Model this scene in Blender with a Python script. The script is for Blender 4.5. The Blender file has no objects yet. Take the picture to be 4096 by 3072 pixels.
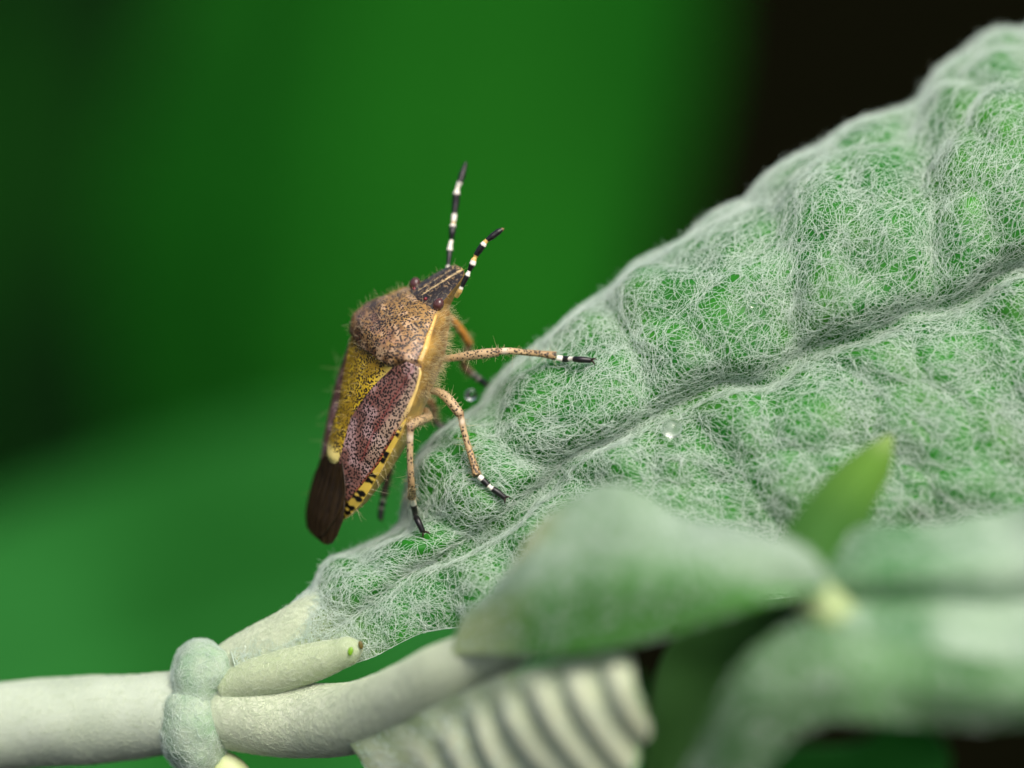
# Macro scene: shield bug on a felted leaf.  Modelled in millimetres, 1 Blender unit = 10 mm.
import bpy, math
import numpy as np
from mathutils import Matrix, Vector

rng = np.random.default_rng(7)
S = 0.1                       # mm -> scene units
D = 200.0                     # lens to focus plane, mm
FW = 38.0                     # frame width at the focus plane, mm
PITCH = math.radians(22)      # camera looks down by this much
HGT = 330.0                   # height of the focus point over the ground, mm

# ------------------------------------------------------------------ camera, sky, sun, exposure
scene = bpy.context.scene
_c, _s = math.cos(PITCH), math.sin(PITCH)
RW = np.array([[1, 0, 0], [0, _c, _s], [0, -_s, _c]], float)     # photo frame (x right, y away, z up) -> world

def W(v):
    v = np.asarray(v, float)
    return (v @ RW.T + np.array([0, 0, HGT])) * S

def PX(px, py, d=0.0):
    """pixel of the 4096 wide photograph + distance behind the focus plane (mm) -> photo frame, mm"""
    px, py, d = np.broadcast_arrays(np.asarray(px, float), np.asarray(py, float), np.asarray(d, float))
    k = FW / 4096 * (D + d) / D
    return np.stack([(px - 2048) * k, d, -(py - 1536) * k], -1)

cam_data = bpy.data.cameras.new("camera")
cam = bpy.data.objects.new("camera", cam_data)
scene.collection.objects.link(cam)
cam.location = W((0, -D, 0))
cam.rotation_euler = (math.pi / 2 - PITCH, 0, 0)
cam_data.sensor_width = 36
cam_data.lens = 36 / FW * D
cam_data.clip_start = 0.1
cam_data.clip_end = 20000
cam_data.dof.use_dof = True
cam_data.dof.focus_distance = (D + 0.2) * S
APERTURE = 11.5               # mm, entrance pupil
cam_data.dof.aperture_fstop = (cam_data.lens * 1e-3) / (APERTURE * S)
scene.camera = cam

SUN_ELEV, SUN_AZ = math.radians(62), math.radians(150)   # azimuth clockwise from +Y (away from the camera)
world = bpy.data.worlds.new("World")
scene.world = world
world.use_nodes = True
wn = world.node_tree.nodes
sky = wn.new("ShaderNodeTexSky")
sky.sky_type = 'NISHITA'
sky.sun_disc = False
sky.sun_elevation = SUN_ELEV
sky.sun_rotation = SUN_AZ
sky.air_density = 0.7
sky.dust_density = 6.0
sky.ozone_density = 0.4
wn["Background"].inputs["Strength"].default_value = 0.12
world.node_tree.links.new(sky.outputs[0], wn["Background"].inputs["Color"])
sun_data = bpy.data.lights.new("sun", 'SUN')
sun_data.energy = 1.5
sun_data.angle = math.radians(35)
sun_data.color = (1.0, 0.96, 0.9)
sun = bpy.data.objects.new("sun", sun_data)
scene.collection.objects.link(sun)
_dir = Vector((math.sin(SUN_AZ) * math.cos(SUN_ELEV), math.cos(SUN_AZ) * math.cos(SUN_ELEV), math.sin(SUN_ELEV)))
sun.rotation_euler = _dir.to_track_quat('Z', 'Y').to_euler()
sun.location = (0, 0, 80)

scene.view_settings.view_transform = 'Standard'
scene.view_settings.look = 'None'
scene.view_settings.exposure = 0.65
scene.view_settings.gamma = 1.0
scene.render.engine = 'CYCLES'
scene.cycles.use_denoising = True
scene.cycles.max_bounces = 8
scene.cycles.transparent_max_bounces = 8
try:
    scene.cycles_curves.shape = 'RIBBONS'
    scene.cycles_curves.subdivisions = 2
except Exception:
    pass

# ------------------------------------------------------------------ helpers
def lin(r, g, b):
    c = np.array([r, g, b], float) / 255
    return np.where(c <= 0.04045, c / 12.92, ((c + 0.055) / 1.055) ** 2.4)

def smooth(a, b, x):
    t = np.clip((x - a) / (b - a), 0, 1)
    return t * t * (3 - 2 * t)

def mix(a, b, t):
    t = np.asarray(t)[..., None]
    return np.asarray(a) * (1 - t) + np.asarray(b) * t

def interp_smooth(x, xs, ys):
    """monotone-ish cubic (Catmull-Rom / Hermite) interpolation, works on columns"""
    xs = np.asarray(xs, float); ys = np.asarray(ys, float)
    if xs[0] > xs[-1]:
        xs, ys = xs[::-1], ys[::-1]
    m = np.gradient(ys, xs, axis=0)
    x = np.asarray(x, float)
    i = np.clip(np.searchsorted(xs, x) - 1, 0, len(xs) - 2)
    h = xs[i + 1] - xs[i]
    t = np.clip((x - xs[i]) / h, 0, 1)
    if ys.ndim > 1:
        t = t[..., None]; h = h[..., None]
    return ((2*t**3 - 3*t**2 + 1) * ys[i] + (t**3 - 2*t**2 + t) * h * m[i]
            + (-2*t**3 + 3*t**2) * ys[i+1] + (t**3 - t**2) * h * m[i+1])

def vnoise(p, seed=0):
    """smooth value noise, p (...,2) or (...,3)"""
    p = np.asarray(p, float)
    dim = p.shape[-1]
    i = np.floor(p).astype(np.int64); f = p - i
    f = f * f * (3 - 2 * f)
    out = 0
    for c in range(2 ** dim):
        off = np.array([(c >> k) & 1 for k in range(dim)])
        q = i + off
        h = q[..., 0] * 374761393 + q[..., 1] * 668265263 + (q[..., 2] * 2147483647 if dim == 3 else 0) + seed * 974711
        h = (h ^ (h >> 13)) * 1274126177
        h = (h ^ (h >> 16)) & 0xffff
        w = 1
        for k in range(dim):
            w = w * (f[..., k] if off[k] else 1 - f[..., k])
        out = out + w * h / 65535.0
    return out

def link(o, parent=None):
    scene.collection.objects.link(o)
    if parent is not None:
        o.parent = parent
    return o

def thing(name, label, cat, matrix, group=None, kind=None):
    o = bpy.data.objects.new(name, None)
    o.empty_display_size = 0.2
    o.matrix_world = matrix
    tag(o, label, cat, group, kind)
    return link(o)

def tag(o, label=None, cat=None, group=None, kind=None):
    if label: o["label"] = label
    if cat: o["category"] = cat
    if group: o["group"] = group
    if kind: o["kind"] = kind

def to_local(pts, M):
    """world coordinates -> local coordinates of a root with rigid matrix M (4x4)"""
    Mi = np.array(M.inverted())
    return pts @ Mi[:3, :3].T + Mi[:3, 3]

def grid_mesh(name, P, mat, parent=None, closed=False, caps=False, col=None, attrs=None, flip=False):
    """P (nu,nv,3) already in the local coordinates of the parent"""
    nu, nv = P.shape[:2]
    V = P.reshape(-1, 3)
    I = np.arange(nu * nv).reshape(nu, nv)
    if closed:
        J = np.roll(I, -1, axis=1)
        a, b, c, d = I[:-1], J[:-1], J[1:], I[1:]
    else:
        a, b, c, d = I[:-1, :-1], I[:-1, 1:], I[1:, 1:], I[1:, :-1]
    F = np.stack([a, b, c, d], -1).reshape(-1, 4)
    if flip:
        F = F[:, ::-1]
    extra = []
    if caps and closed:
        V = np.vstack([V, P[0].mean(0), P[-1].mean(0)])
        n0, n1 = nu * nv, nu * nv + 1
        for k in range(nv):
            k2 = (k + 1) % nv
            t0 = [n0, int(I[0, k2]), int(I[0, k])]; t1 = [n1, int(I[-1, k]), int(I[-1, k2])]
            if flip: t0.reverse(); t1.reverse()
            extra += [t0, t1]
    me = bpy.data.meshes.new(name)
    me.from_pydata(V.tolist(), [], F.tolist() + extra)
    me.polygons.foreach_set("use_smooth", np.ones(len(me.polygons), bool))
    def full(A):
        A = A.reshape(nu * nv, -1)
        if len(V) > nu * nv:
            A = np.vstack([A, A[:nv].mean(0), A[-nv:].mean(0)])
        return A
    if col is not None:
        at = me.color_attributes.new("Col", 'FLOAT_COLOR', 'POINT')
        cc = full(np.asarray(col, float))
        at.data.foreach_set("color", np.hstack([cc, np.ones((len(cc), 1))]).astype(np.float32).ravel())
    for k, A in (attrs or {}).items():
        at = me.attributes.new(k, 'FLOAT', 'POINT')
        at.data.foreach_set("value", full(np.asarray(A, float)).astype(np.float32).ravel())
    me.materials.append(mat)
    me.update()
    o = bpy.data.objects.new(name, me)
    return link(o, parent)

def join_meshes(objs, name):
    """numpy-free join of small helper meshes into the first one (one part)"""
    import bmesh
    bm = bmesh.new()
    mats = []
    for o in objs:
        n0 = len(bm.faces)
        bm.from_mesh(o.data)
    me = objs[0].data
    bm.to_mesh(me); bm.free()
    for o in objs[1:]:
        d = o.data
        bpy.data.objects.remove(o); bpy.data.meshes.remove(d)
    objs[0].name = name
    return objs[0]

def frames(path):
    """parallel transport frames along a polyline"""
    T = np.gradient(path, axis=0)
    T /= np.linalg.norm(T, axis=1)[:, None] + 1e-12
    a = np.array([0, 0, 1.0]) if abs(T[0, 2]) < 0.9 else np.array([1.0, 0, 0])
    n = a - T[0] * (a @ T[0]); n /= np.linalg.norm(n)
    N = [n]
    for k in range(1, len(path)):
        n = N[-1] - T[k] * (N[-1] @ T[k])
        n /= np.linalg.norm(n) + 1e-12
        N.append(n)
    N = np.array(N)
    return T, N, np.cross(T, N)

def tube(path, rad, nv=14, flat=1.0):
    """closed grid around a path; rad (n,), flat = ratio of the second radius"""
    T, N, B = frames(path)
    a = np.linspace(0, 2 * np.pi, nv, endpoint=False)
    r = np.asarray(rad)[:, None, None]
    return path[:, None, :] + r * (np.cos(a)[None, :, None] * N[:, None, :] + flat * np.sin(a)[None, :, None] * B[:, None, :])

def resample(ctrl, n):
    ctrl = np.asarray(ctrl, float)
    d = np.r_[0, np.cumsum(np.linalg.norm(np.diff(ctrl[:, :3], axis=0), axis=1))]
    return interp_smooth(np.linspace(0, d[-1], n), d, ctrl)

def hair_object(name, pos, rad, mat, parent, kind="stuff"):
    """pos (n,m,3) local coordinates, rad (m,) or (n,m)"""
    n, m = pos.shape[:2]
    hc = bpy.data.hair_curves.new(name)
    hc.add_curves([m] * n)
    hc.attributes["position"].data.foreach_set("vector", pos.astype(np.float32).ravel())
    if "radius" not in hc.attributes:
        hc.attributes.new("radius", 'FLOAT', 'POINT')
    hc.attributes["radius"].data.foreach_set("value", np.broadcast_to(rad, (n, m)).astype(np.float32).ravel())
    hc.materials.append(mat)
    o = bpy.data.objects.new(name, hc)
    o["kind"] = kind
    return link(o, parent)

def grid_normals(P, closed=False):
    if closed:
        Q = np.concatenate([P[:, -1:], P, P[:, :1]], 1)
        dv = (Q[:, 2:] - Q[:, :-2]) / 2
    else:
        dv = np.gradient(P, axis=1)
    du = np.gradient(P, axis=0)
    N = np.cross(du, dv)
    return N / (np.linalg.norm(N, axis=2)[..., None] + 1e-12), du, dv

def bil(A, u, v, closed=False):
    nu, nv = A.shape[:2]
    u = np.clip(u, 0, nu - 1.001)
    v = v % nv if closed else np.clip(v, 0, nv - 1.001)
    i = u.astype(int); j = v.astype(int); fu = u - i; fv = v - j
    j2 = (j + 1) % nv if closed else j + 1
    if A.ndim == 3:
        fu = fu[..., None]; fv = fv[..., None]
    return A[i, j] * (1-fu) * (1-fv) + A[i+1, j] * fu * (1-fv) + A[i, j2] * (1-fu) * fv + A[i+1, j2] * fu * fv

def felt(P, N, n, length, npts, height, weight=None, closed=False, curl=1.4, stand=0.0, seed=1, jit=.22):
    """hairs that wander over a grid surface. all in mm.  returns (n,npts,3)"""
    r = np.random.default_rng(seed)
    _, du, dv = grid_normals(P, closed)
    lu = np.linalg.norm(du, axis=2) + 1e-6; lv = np.linalg.norm(dv, axis=2) + 1e-6
    w = np.linalg.norm(np.cross(du, dv), axis=2)
    if weight is not None:
        w = w * weight
    w = w.ravel() / w.sum()
    idx = r.choice(w.size, n, p=w)
    u = idx // P.shape[1] + r.uniform(-.5, .5, n); v = idx % P.shape[1] + r.uniform(-.5, .5, n)
    ang = r.uniform(0, 2*np.pi, n)
    k = r.normal(0, curl, n)
    L = length * r.uniform(.55, 1.3, n); st = L / (npts - 1)
    h0 = height * r.uniform(.15, 1.0, n) ** 1.0
    out = np.zeros((n, npts, 3))
    for q in range(npts):
        t = q / (npts - 1)
        h = h0 * (0.05 + np.sin(np.pi * min(1, t * .75)) + stand * t)
        out[:, q] = bil(P, u, v, closed) + bil(N, u, v, closed) * h[:, None]
        ang = ang + k * st + r.normal(0, jit, n)
        u = u + np.cos(ang) * st / bil(lu, u, v, closed)
        v = v + np.sin(ang) * st / bil(lv, u, v, closed)
    return out

def bristles(P, N, n, length, weight=None, closed=False, lean=None, seed=1, npts=5, spread=.35):
    """standing hairs. lean: (3,) direction they bend to"""
    r = np.random.default_rng(seed)
    _, du, dv = grid_normals(P, closed)
    w = np.linalg.norm(np.cross(du, dv), axis=2)
    if weight is not None:
        w = w * weight
    w = w.ravel() / w.sum()
    idx = r.choice(w.size, n, p=w)
    p = P.reshape(-1, 3)[idx] + r.normal(0, .02, (n, 3)); nn = N.reshape(-1, 3)[idx]
    d = nn + r.normal(0, spread, (n, 3))
    d /= np.linalg.norm(d, axis=1)[:, None]
    bend = r.normal(0, .35, (n, 3)) + (0 if lean is None else np.asarray(lean))
    L = (length * r.uniform(.45, 1.25, n))[:, None]
    t = np.linspace(0, 1, npts)
    return np.stack([p + L * (d * q + bend * q * q * .6) - nn * .02 for q in t], 1)

# ------------------------------------------------------------------ materials
def new_mat(name):
    m = bpy.data.materials.new(name); m.use_nodes = True
    nt = m.node_tree
    return m, nt, nt.nodes, nt.links, nt.nodes["Principled BSDF"]

def ramp(nodes, stops):
    n = nodes.new("ShaderNodeValToRGB")
    e = n.color_ramp.elements
    while len(e) < len(stops): e.new(0.5)
    for k, (p, c) in enumerate(stops):
        e[k].position = p; e[k].color = (*c, 1)
    return n

def mat_plain(name, color, rough=0.6, spec=0.5, noise=None, noise_scale=5.0, bump=0.0, trans=0.0):
    m, nt, nd, lk, b = new_mat(name)
    b.inputs["Base Color"].default_value = (*color, 1)
    b.inputs["Roughness"].default_value = rough
    b.inputs["Specular IOR Level"].default_value = spec
    if noise is not None:
        tc = nd.new("ShaderNodeTexCoord"); nz = nd.new("ShaderNodeTexNoise")
        nz.inputs["Scale"].default_value = noise_scale; nz.inputs["Detail"].default_value = 5
        lk.new(tc.outputs["Object"], nz.inputs["Vector"])
        rp = ramp(nd, [(0.32, tuple(color)), (0.68, tuple(noise))])
        lk.new(nz.outputs["Fac"], rp.inputs["Fac"]); lk.new(rp.outputs["Color"], b.inputs["Base Color"])
        if bump:
            bp = nd.new("ShaderNodeBump"); bp.inputs["Strength"].default_value = bump; bp.inputs["Distance"].default_value = 0.02
            lk.new(nz.outputs["Fac"], bp.inputs["Height"]); lk.new(bp.outputs["Normal"], b.inputs["Normal"])
    return m

def mat_attr(name, rough=0.5, spec=0.5, dots=0.0, dot_scale=90.0, sheen=0.0, bump=0.3, noise=0.25, noise_scale=14.0, trans=0.0, coat=0.0):
    """colour from the 'Col' attribute, dark punctures where the 'dots' attribute says so"""
    m, nt, nd, lk, b = new_mat(name)
    b.inputs["Roughness"].default_value = rough
    b.inputs["Specular IOR Level"].default_value = spec
    b.inputs["Coat Weight"].default_value = coat
    b.inputs["Coat Roughness"].default_value = 0.3
    at = nd.new("ShaderNodeAttribute"); at.attribute_name = "Col"
    tc = nd.new("ShaderNodeTexCoord")
    nz = nd.new("ShaderNodeTexNoise"); nz.inputs["Scale"].default_value = noise_scale; nz.inputs["Detail"].default_value = 4
    lk.new(tc.outputs["Object"], nz.inputs["Vector"])
    mr = nd.new("ShaderNodeMapRange"); mr.inputs["From Min"].default_value = .3; mr.inputs["From Max"].default_value = .7
    mr.inputs["To Min"].default_value = 1 - noise; mr.inputs["To Max"].default_value = 1 + noise
    lk.new(nz.outputs["Fac"], mr.inputs["Value"])
    mul = nd.new("ShaderNodeVectorMath"); mul.operation = 'SCALE'
    lk.new(at.outputs["Color"], mul.inputs[0]); lk.new(mr.outputs["Result"], mul.inputs["Scale"])
    last = mul.outputs["Vector"]
    if dots:
        vo = nd.new("ShaderNodeTexVoronoi"); vo.feature = 'F1'; vo.inputs["Scale"].default_value = dot_scale
        lk.new(tc.outputs["Object"], vo.inputs["Vector"])
        da = nd.new("ShaderNodeAttribute"); da.attribute_name = "dots"
        th = nd.new("ShaderNodeMath"); th.operation = 'MULTIPLY'; th.inputs[1].default_value = 0.56
        lk.new(da.outputs["Fac"], th.inputs[0])
        sb = nd.new("ShaderNodeMath"); sb.operation = 'SUBTRACT'
        lk.new(th.outputs[0], sb.inputs[0]); lk.new(vo.outputs["Distance"], sb.inputs[1])
        mr2 = nd.new("ShaderNodeMapRange"); mr2.inputs["From Min"].default_value = -.03; mr2.inputs["From Max"].default_value = .05
        mr2.inputs["To Max"].default_value = dots
        lk.new(sb.outputs[0], mr2.inputs["Value"])
        mx = nd.new("ShaderNodeMix"); mx.data_type = 'RGBA'
        lk.new(mr2.outputs["Result"], mx.inputs["Factor"]); lk.new(last, mx.inputs["A"])
        mx.inputs["B"].default_value = (0.012, 0.008, 0.006, 1)
        last = mx.outputs["Result"]
        bp = nd.new("ShaderNodeBump"); bp.inputs["Strength"].default_value = bump; bp.inputs["Distance"].default_value = 0.006
        bp.invert = True
        lk.new(mr2.outputs["Result"], bp.inputs["Height"]); lk.new(bp.outputs["Normal"], b.inputs["Normal"])
    lk.new(last, b.inputs["Base Color"])
    return m

def mat_hair(name, c0, c1, rough=0.6, trans=0.25):
    m, nt, nd, lk, b = new_mat(name)
    hi = nd.new("ShaderNodeHairInfo")
    rp = ramp(nd, [(0, c0), (1, c1)])
    lk.new(hi.outputs["Random"], rp.inputs["Fac"])
    b.inputs["Roughness"].default_value = rough
    b.inputs["Specular IOR Level"].default_value = 0.3
    lk.new(rp.outputs["Color"], b.inputs["Base Color"])
    tl = nd.new("ShaderNodeBsdfTranslucent")
    lk.new(rp.outputs["Color"], tl.inputs["Color"])
    ms = nd.new("ShaderNodeMixShader"); ms.inputs["Fac"].default_value = trans
    lk.new(b.outputs["BSDF"], ms.inputs[1]); lk.new(tl.outputs["BSDF"], ms.inputs[2])
    lk.new(ms.outputs["Shader"], nd["Material Output"].inputs["Surface"])
    return m

def mat_leaf(name, c0, c1, scale=3.0, rough=0.45, spec=0.3, trans=0.2, use_attr=False, fine=60.0, relief=.2):
    """thin living leaf: mottled colour, fine relief, some light through it"""
    m, nt, nd, lk, b = new_mat(name)
    tc = nd.new("ShaderNodeTexCoord")
    nz = nd.new("ShaderNodeTexNoise"); nz.inputs["Scale"].default_value = scale; nz.inputs["Detail"].default_value = 6
    lk.new(tc.outputs["Object"], nz.inputs["Vector"])
    rp = ramp(nd, [(.33, tuple(c0)), (.67, tuple(c1))])
    lk.new(nz.outputs["Fac"], rp.inputs["Fac"])
    out = rp.outputs["Color"]
    if use_attr:
        at = nd.new("ShaderNodeAttribute"); at.attribute_name = "Col"
        mr = nd.new("ShaderNodeMapRange"); mr.inputs["From Min"].default_value = .3; mr.inputs["From Max"].default_value = .7
        mr.inputs["To Min"].default_value = .85; mr.inputs["To Max"].default_value = 1.15
        lk.new(nz.outputs["Fac"], mr.inputs["Value"])
        mul = nd.new("ShaderNodeVectorMath"); mul.operation = 'SCALE'
        lk.new(at.outputs["Color"], mul.inputs[0]); lk.new(mr.outputs["Result"], mul.inputs["Scale"])
        out = mul.outputs["Vector"]
    b.inputs["Roughness"].default_value = rough
    b.inputs["Specular IOR Level"].default_value = spec
    lk.new(out, b.inputs["Base Color"])
    n2 = nd.new("ShaderNodeTexNoise"); n2.inputs["Scale"].default_value = fine; n2.inputs["Detail"].default_value = 3
    lk.new(tc.outputs["Object"], n2.inputs["Vector"])
    bp = nd.new("ShaderNodeBump"); bp.inputs["Strength"].default_value = relief; bp.inputs["Distance"].default_value = 0.006
    lk.new(n2.outputs["Fac"], bp.inputs["Height"]); lk.new(bp.outputs["Normal"], b.inputs["Normal"])
    tl = nd.new("ShaderNodeBsdfTranslucent"); lk.new(out, tl.inputs["Color"])
    ms = nd.new("ShaderNodeMixShader"); ms.inputs["Fac"].default_value = trans
    lk.new(b.outputs["BSDF"], ms.inputs[1]); lk.new(tl.outputs["BSDF"], ms.inputs[2])
    lk.new(ms.outputs["Shader"], nd["Material Output"].inputs["Surface"])
    return m

M_soil = mat_plain("soil", (0.0014, 0.0016, 0.0007), 1.0, 0.0, noise=(0.004, 0.004, 0.0016), noise_scale=0.6)
M_leafgreen = mat_leaf("leaf_skin", (0.012, 0.13, 0.014), (0.035, 0.21, 0.03), 2.2)
M_felt = mat_hair("leaf_felt", (0.52, 0.66, 0.54), (0.78, 0.86, 0.79), trans=0.3)
M_felt_pale = mat_hair("stem_felt", (0.58, 0.67, 0.50), (0.76, 0.82, 0.66), trans=0.3)
M_stem = mat_leaf("stem_skin", (0.49, 0.56, 0.39), (0.57, 0.63, 0.47), 4.0, relief=.03, rough=.7, trans=.1)
M_node = mat_leaf("node_skin", (0.25, 0.40, 0.24), (0.45, 0.54, 0.40), 9.0, rough=.7, trans=.1)
M_bud = mat_leaf("bud_skin", (0.42, 0.52, 0.29), (0.50, 0.58, 0.37), 5.0, relief=.03, rough=.6, trans=.15)
M_blade = mat_leaf("felted_blade", (0.2, 0.36, 0.2), (0.32, 0.46, 0.32), 1.5, rough=.7, trans=.15, use_attr=True)
M_scar = mat_plain("scar_green", lin(110, 160, 20), 0.4)
M_scar2 = mat_plain("scar_brown", lin(90, 80, 20), 0.5)

# ------------------------------------------------------------------ the ground
gm = bpy.data.meshes.new("ground")
R = 6000
gv, gf = [(0, 0, 0)], []
rings = [15, 40, 80, 150, 300, 700, 1600, R]
NS = 48
for r_ in rings:
    for k in range(NS):
        a = 2 * math.pi * k / NS
        gv.append((r_ * math.cos(a), r_ * math.sin(a), 0.0))
for k in range(NS):
    gf.append((0, 1 + k, 1 + (k + 1) % NS))
for q in range(len(rings) - 1):
    for k in range(NS):
        k2 = (k + 1) % NS
        gf.append((1 + q*NS + k, 1 + (q+1)*NS + k, 1 + (q+1)*NS + k2, 1 + q*NS + k2))
gm.from_pydata(gv, [], gf); gm.materials.append(M_soil)
ground = link(bpy.data.objects.new("ground", gm)); ground["kind"] = "structure"

# ------------------------------------------------------------------ main plant
def TM(p):  # translation matrix for a world point
    return Matrix.Translation(Vector([float(c) for c in p]))

ROOT_P = TM(W(PX(830, 2780, 0.8)))
plant = thing("felted_plant", "pale felted plant with stem, node and big woolly bumpy leaf carrying the bug", "plant", ROOT_P)
def LP(v):   # photo frame mm -> plant local
    return to_local(W(v), ROOT_P)

# ---- the big leaf: stations  M(px,py,d)  U(px,py,d)  L(px,py,d)
ST = np.array([
    # Mx   My   Md    Ux   Uy   Ud    Lx   Ly   Ld
    [ 950, 2700, .9,  930, 2610, 1.5, 1000, 2740, .9],
    [1090, 2640, .8, 1040, 2520, 1.7, 1150, 2715, .8],
    [1220, 2602, .7, 1160, 2440, 1.9, 1300, 2680, .6],
    [1383, 2507, .6, 1245, 2360, 2.3, 1480, 2630, .2],
    [1580, 2358, .5, 1350, 2235, 2.8, 1690, 2530, -.2],
    [1810, 2188, .5, 1530, 2090, 3.4, 2000, 2490, -.9],
    [2040, 2030, .4, 1680, 1780, 4.0, 2400, 2450, -1.3],
    [2236, 1895, .4, 1865, 1600, 4.2, 2700, 2420, -1.6],
    [2480, 1781, .3, 2110, 1370, 4.0, 3000, 2400, -1.8],
    [2686, 1656, .2, 2390, 1125, 3.8, 3250, 2380, -1.9],
    [2950, 1545, .1, 2670,  955, 3.8, 3500, 2350, -2.0],
    [3200, 1420, .1, 2990,  715, 4.0, 3800, 2300, -2.0],
    [3480, 1315, .1, 3300,  525, 4.4, 4150, 2250, -2.0],
    [3740, 1229, .2, 3600,  365, 4.9, 4400, 2200, -2.0],
    [4096, 1090, .4, 3930,  195, 5.8, 4800, 2100, -1.8],
    [4500,  930, .7, 4330,   20, 6.8, 5200, 2000, -1.5],
    [5000,  760,1.2, 4850, -190, 8.0, 5700, 1700, -1.0],
    [5700,  520,2.0, 5600, -230, 9.0, 6100, 1100, 0.5],
    [6200,  380,2.6, 6180,  280, 4.5, 6230,  470, 2.0]], float)
ST[9:18, 5] += [.6, 1.0, 1.4, 1.9, 2.3, 3.2, 3.8, 3.5, 3]; ST[5:14, 3] += 35; ST[5:14, 4] += 72; ST[14:16, 4] += 25      # the bulges stand proud of the base rim
sd = np.r_[0, np.cumsum(np.linalg.norm(np.diff(ST[:, :2], axis=0), axis=1))] * FW / 4096   # mm along the midrib
NSL, NTL = 460, 300
s_mm = np.linspace(0, sd[-1], NSL)
st = interp_smooth(s_mm, sd, ST)
t = np.linspace(-1, 1.35, NTL)
tl_, tu_ = np.clip(-t, 0, 1), np.clip(t, 0, 1.35)
a_u = np.sin(tu_ * np.pi / 2); b_u = 1 - np.cos(tu_ * np.pi / 2)
a_l = tl_; b_l = np.sin(tl_ * np.pi / 2) ** 1.0
def leaf_comp(k):
    Mk, Uk, Lk = st[:, k][:, None], st[:, 3 + k][:, None], st[:, 6 + k][:, None]
    if k == 2:
        return Mk + (Uk - Mk) * b_u[None] + (Lk - Mk) * b_l[None]
    return Mk + (Uk - Mk) * a_u[None] + (Lk - Mk) * a_l[None]
LB = PX(leaf_comp(0), leaf_comp(1), leaf_comp(2))         # base surface, photo frame mm
LN, du, dv = grid_normals(LB)
if LN[NSL//2, NTL//2, 1] > 0: LN = -LN
# cross distance in mm from the midrib
jm = int(np.argmin(abs(t)))
arc = np.cumsum(np.linalg.norm(np.diff(LB, axis=1, prepend=LB[:, :1]), axis=2), axis=1)
bmm = arc - arc[:, jm:jm + 1]
smm = np.repeat(s_mm[:, None], NTL, 1)
wob = (vnoise(np.stack([smm, bmm], -1) / 2.2, 3) - .5)
wob2 = (vnoise(np.stack([smm, bmm], -1) / 2.2, 9) - .5)
cs, cb = smm + wob * 1.0, bmm + wob2 * 1.0
# secondary veins start along the midrib at these stations (px of the midrib), cells sit between them
vein_px = np.array([1000, 1200, 1400, 1620, 1880, 2240, 2676, 3200, 3740, 4300, 4900, 5500, 5900])
vein_s = np.interp(vein_px, st[:, 0], s_mm)
half_u = (arc[:, -1] - arc[:, jm]); half_l = arc[:, jm] - arc[:, 0]
sites = []
for k in range(len(vein_s) - 1):
    for side in (1, -1):
        sm = (vein_s[k] + vein_s[k+1]) / 2 + (0.15 if side > 0 else .9)
        wdt = vein_s[k+1] - vein_s[k]
        lim = np.interp(sm, s_mm, half_u if side > 0 else half_l)
        pos, row = .6 + .24 * wdt, 0
        while pos < lim + 1:
            n_here = 1 if wdt < 3.4 else 2
            for c in range(n_here):
                off = (c - (n_here - 1) / 2) * wdt / max(n_here, 1) * .9
                if row == 0: off *= .8
                sites.append((sm + off + rng.normal(0, .35), side * (pos + (.4 if c else -.4) * (n_here - 1) + rng.normal(0, .35)), side))
            pos += wdt * (.7 if n_here == 1 else .52) + .6 + rng.uniform(-.2, .3); row += 1
sites = np.array(sites)
F1 = np.full(cs.shape, 9e9); F2 = np.full(cs.shape, 9e9)
for (a_, b_, sd_) in sites:
    dd = np.hypot(cs - a_, cb - b_)
    F2 = np.where(dd < F1, F1, np.minimum(F2, dd)); F1 = np.minimum(F1, dd)
edge = F2 - F1
# nearest secondary vein
dvn = np.min(np.abs((smm + wob * .7)[..., None] - vein_s[None, None] - .12 * np.abs(bmm)[..., None] * 0), axis=-1)
fine_sites = np.stack([rng.uniform(0, sd[-1], 420), rng.uniform(-14, 16, 420)], -1)
G1 = np.full(cs.shape, 9e9); G2 = np.full(cs.shape, 9e9)
for (a_, b_) in fine_sites:
    dd = (cs - a_) ** 2 + (cb - b_) ** 2
    G2 = np.where(dd < G1, G1, np.minimum(G2, dd)); G1 = np.minimum(G1, dd)
fedge = np.sqrt(G2) - np.sqrt(G1)
grow = smooth(3, 13, smm) * .75 + .25                  # cells are small near the petiole
pillow = 1 - np.exp(-(edge / 1.5) ** 1.4)
fpil = 1 - np.exp(-(fedge / .7) ** 1.6)
bw = bmm + grow * 1.0 * (vnoise(np.stack([smm / 1.9, 0 * smm], -1), 17) - .5)
groove = np.exp(-(bw / (.18 + .2 * grow)) ** 2)
vein_v = np.exp(-(dvn / .38) ** 2) * smooth(.2, 1.2, np.abs(bmm))
between = 1 - np.exp(-(dvn / 1.1) ** 1.6)
lip = smooth(.0, .95, np.abs(bw))
disp = grow * (.50 * between * lip + .46 * pillow * lip + .09 * fpil) - groove * (.15 + .36 * grow)
disp += .6 * (vnoise(np.stack([smm, bmm], -1) / 3.3, 21) - .5) * grow
petiolar = 1 - smooth(2, 6, smm)
disp = disp * (1 - .8 * petiolar) * (1 - .45 * smooth(.55, 1.0, t))[None]
LS = LB + LN * disp[..., None]
LSN, _, _ = grid_normals(LS)
if LSN[NSL//2, NTL//2, 1] > 0: LSN = -LSN
pale = petiolar * .9
yel = smooth(.45, .9, vnoise(np.stack([smm, bmm], -1) / 1.6, 5)) * .35
gcol = mix(mix(lin(14, 104, 18), lin(44, 130, 26), vnoise(np.stack([smm, bmm], -1) / .9, 2)), lin(95, 140, 40), yel * .5)
gcol = mix(gcol, lin(185, 195, 150), pale)
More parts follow.
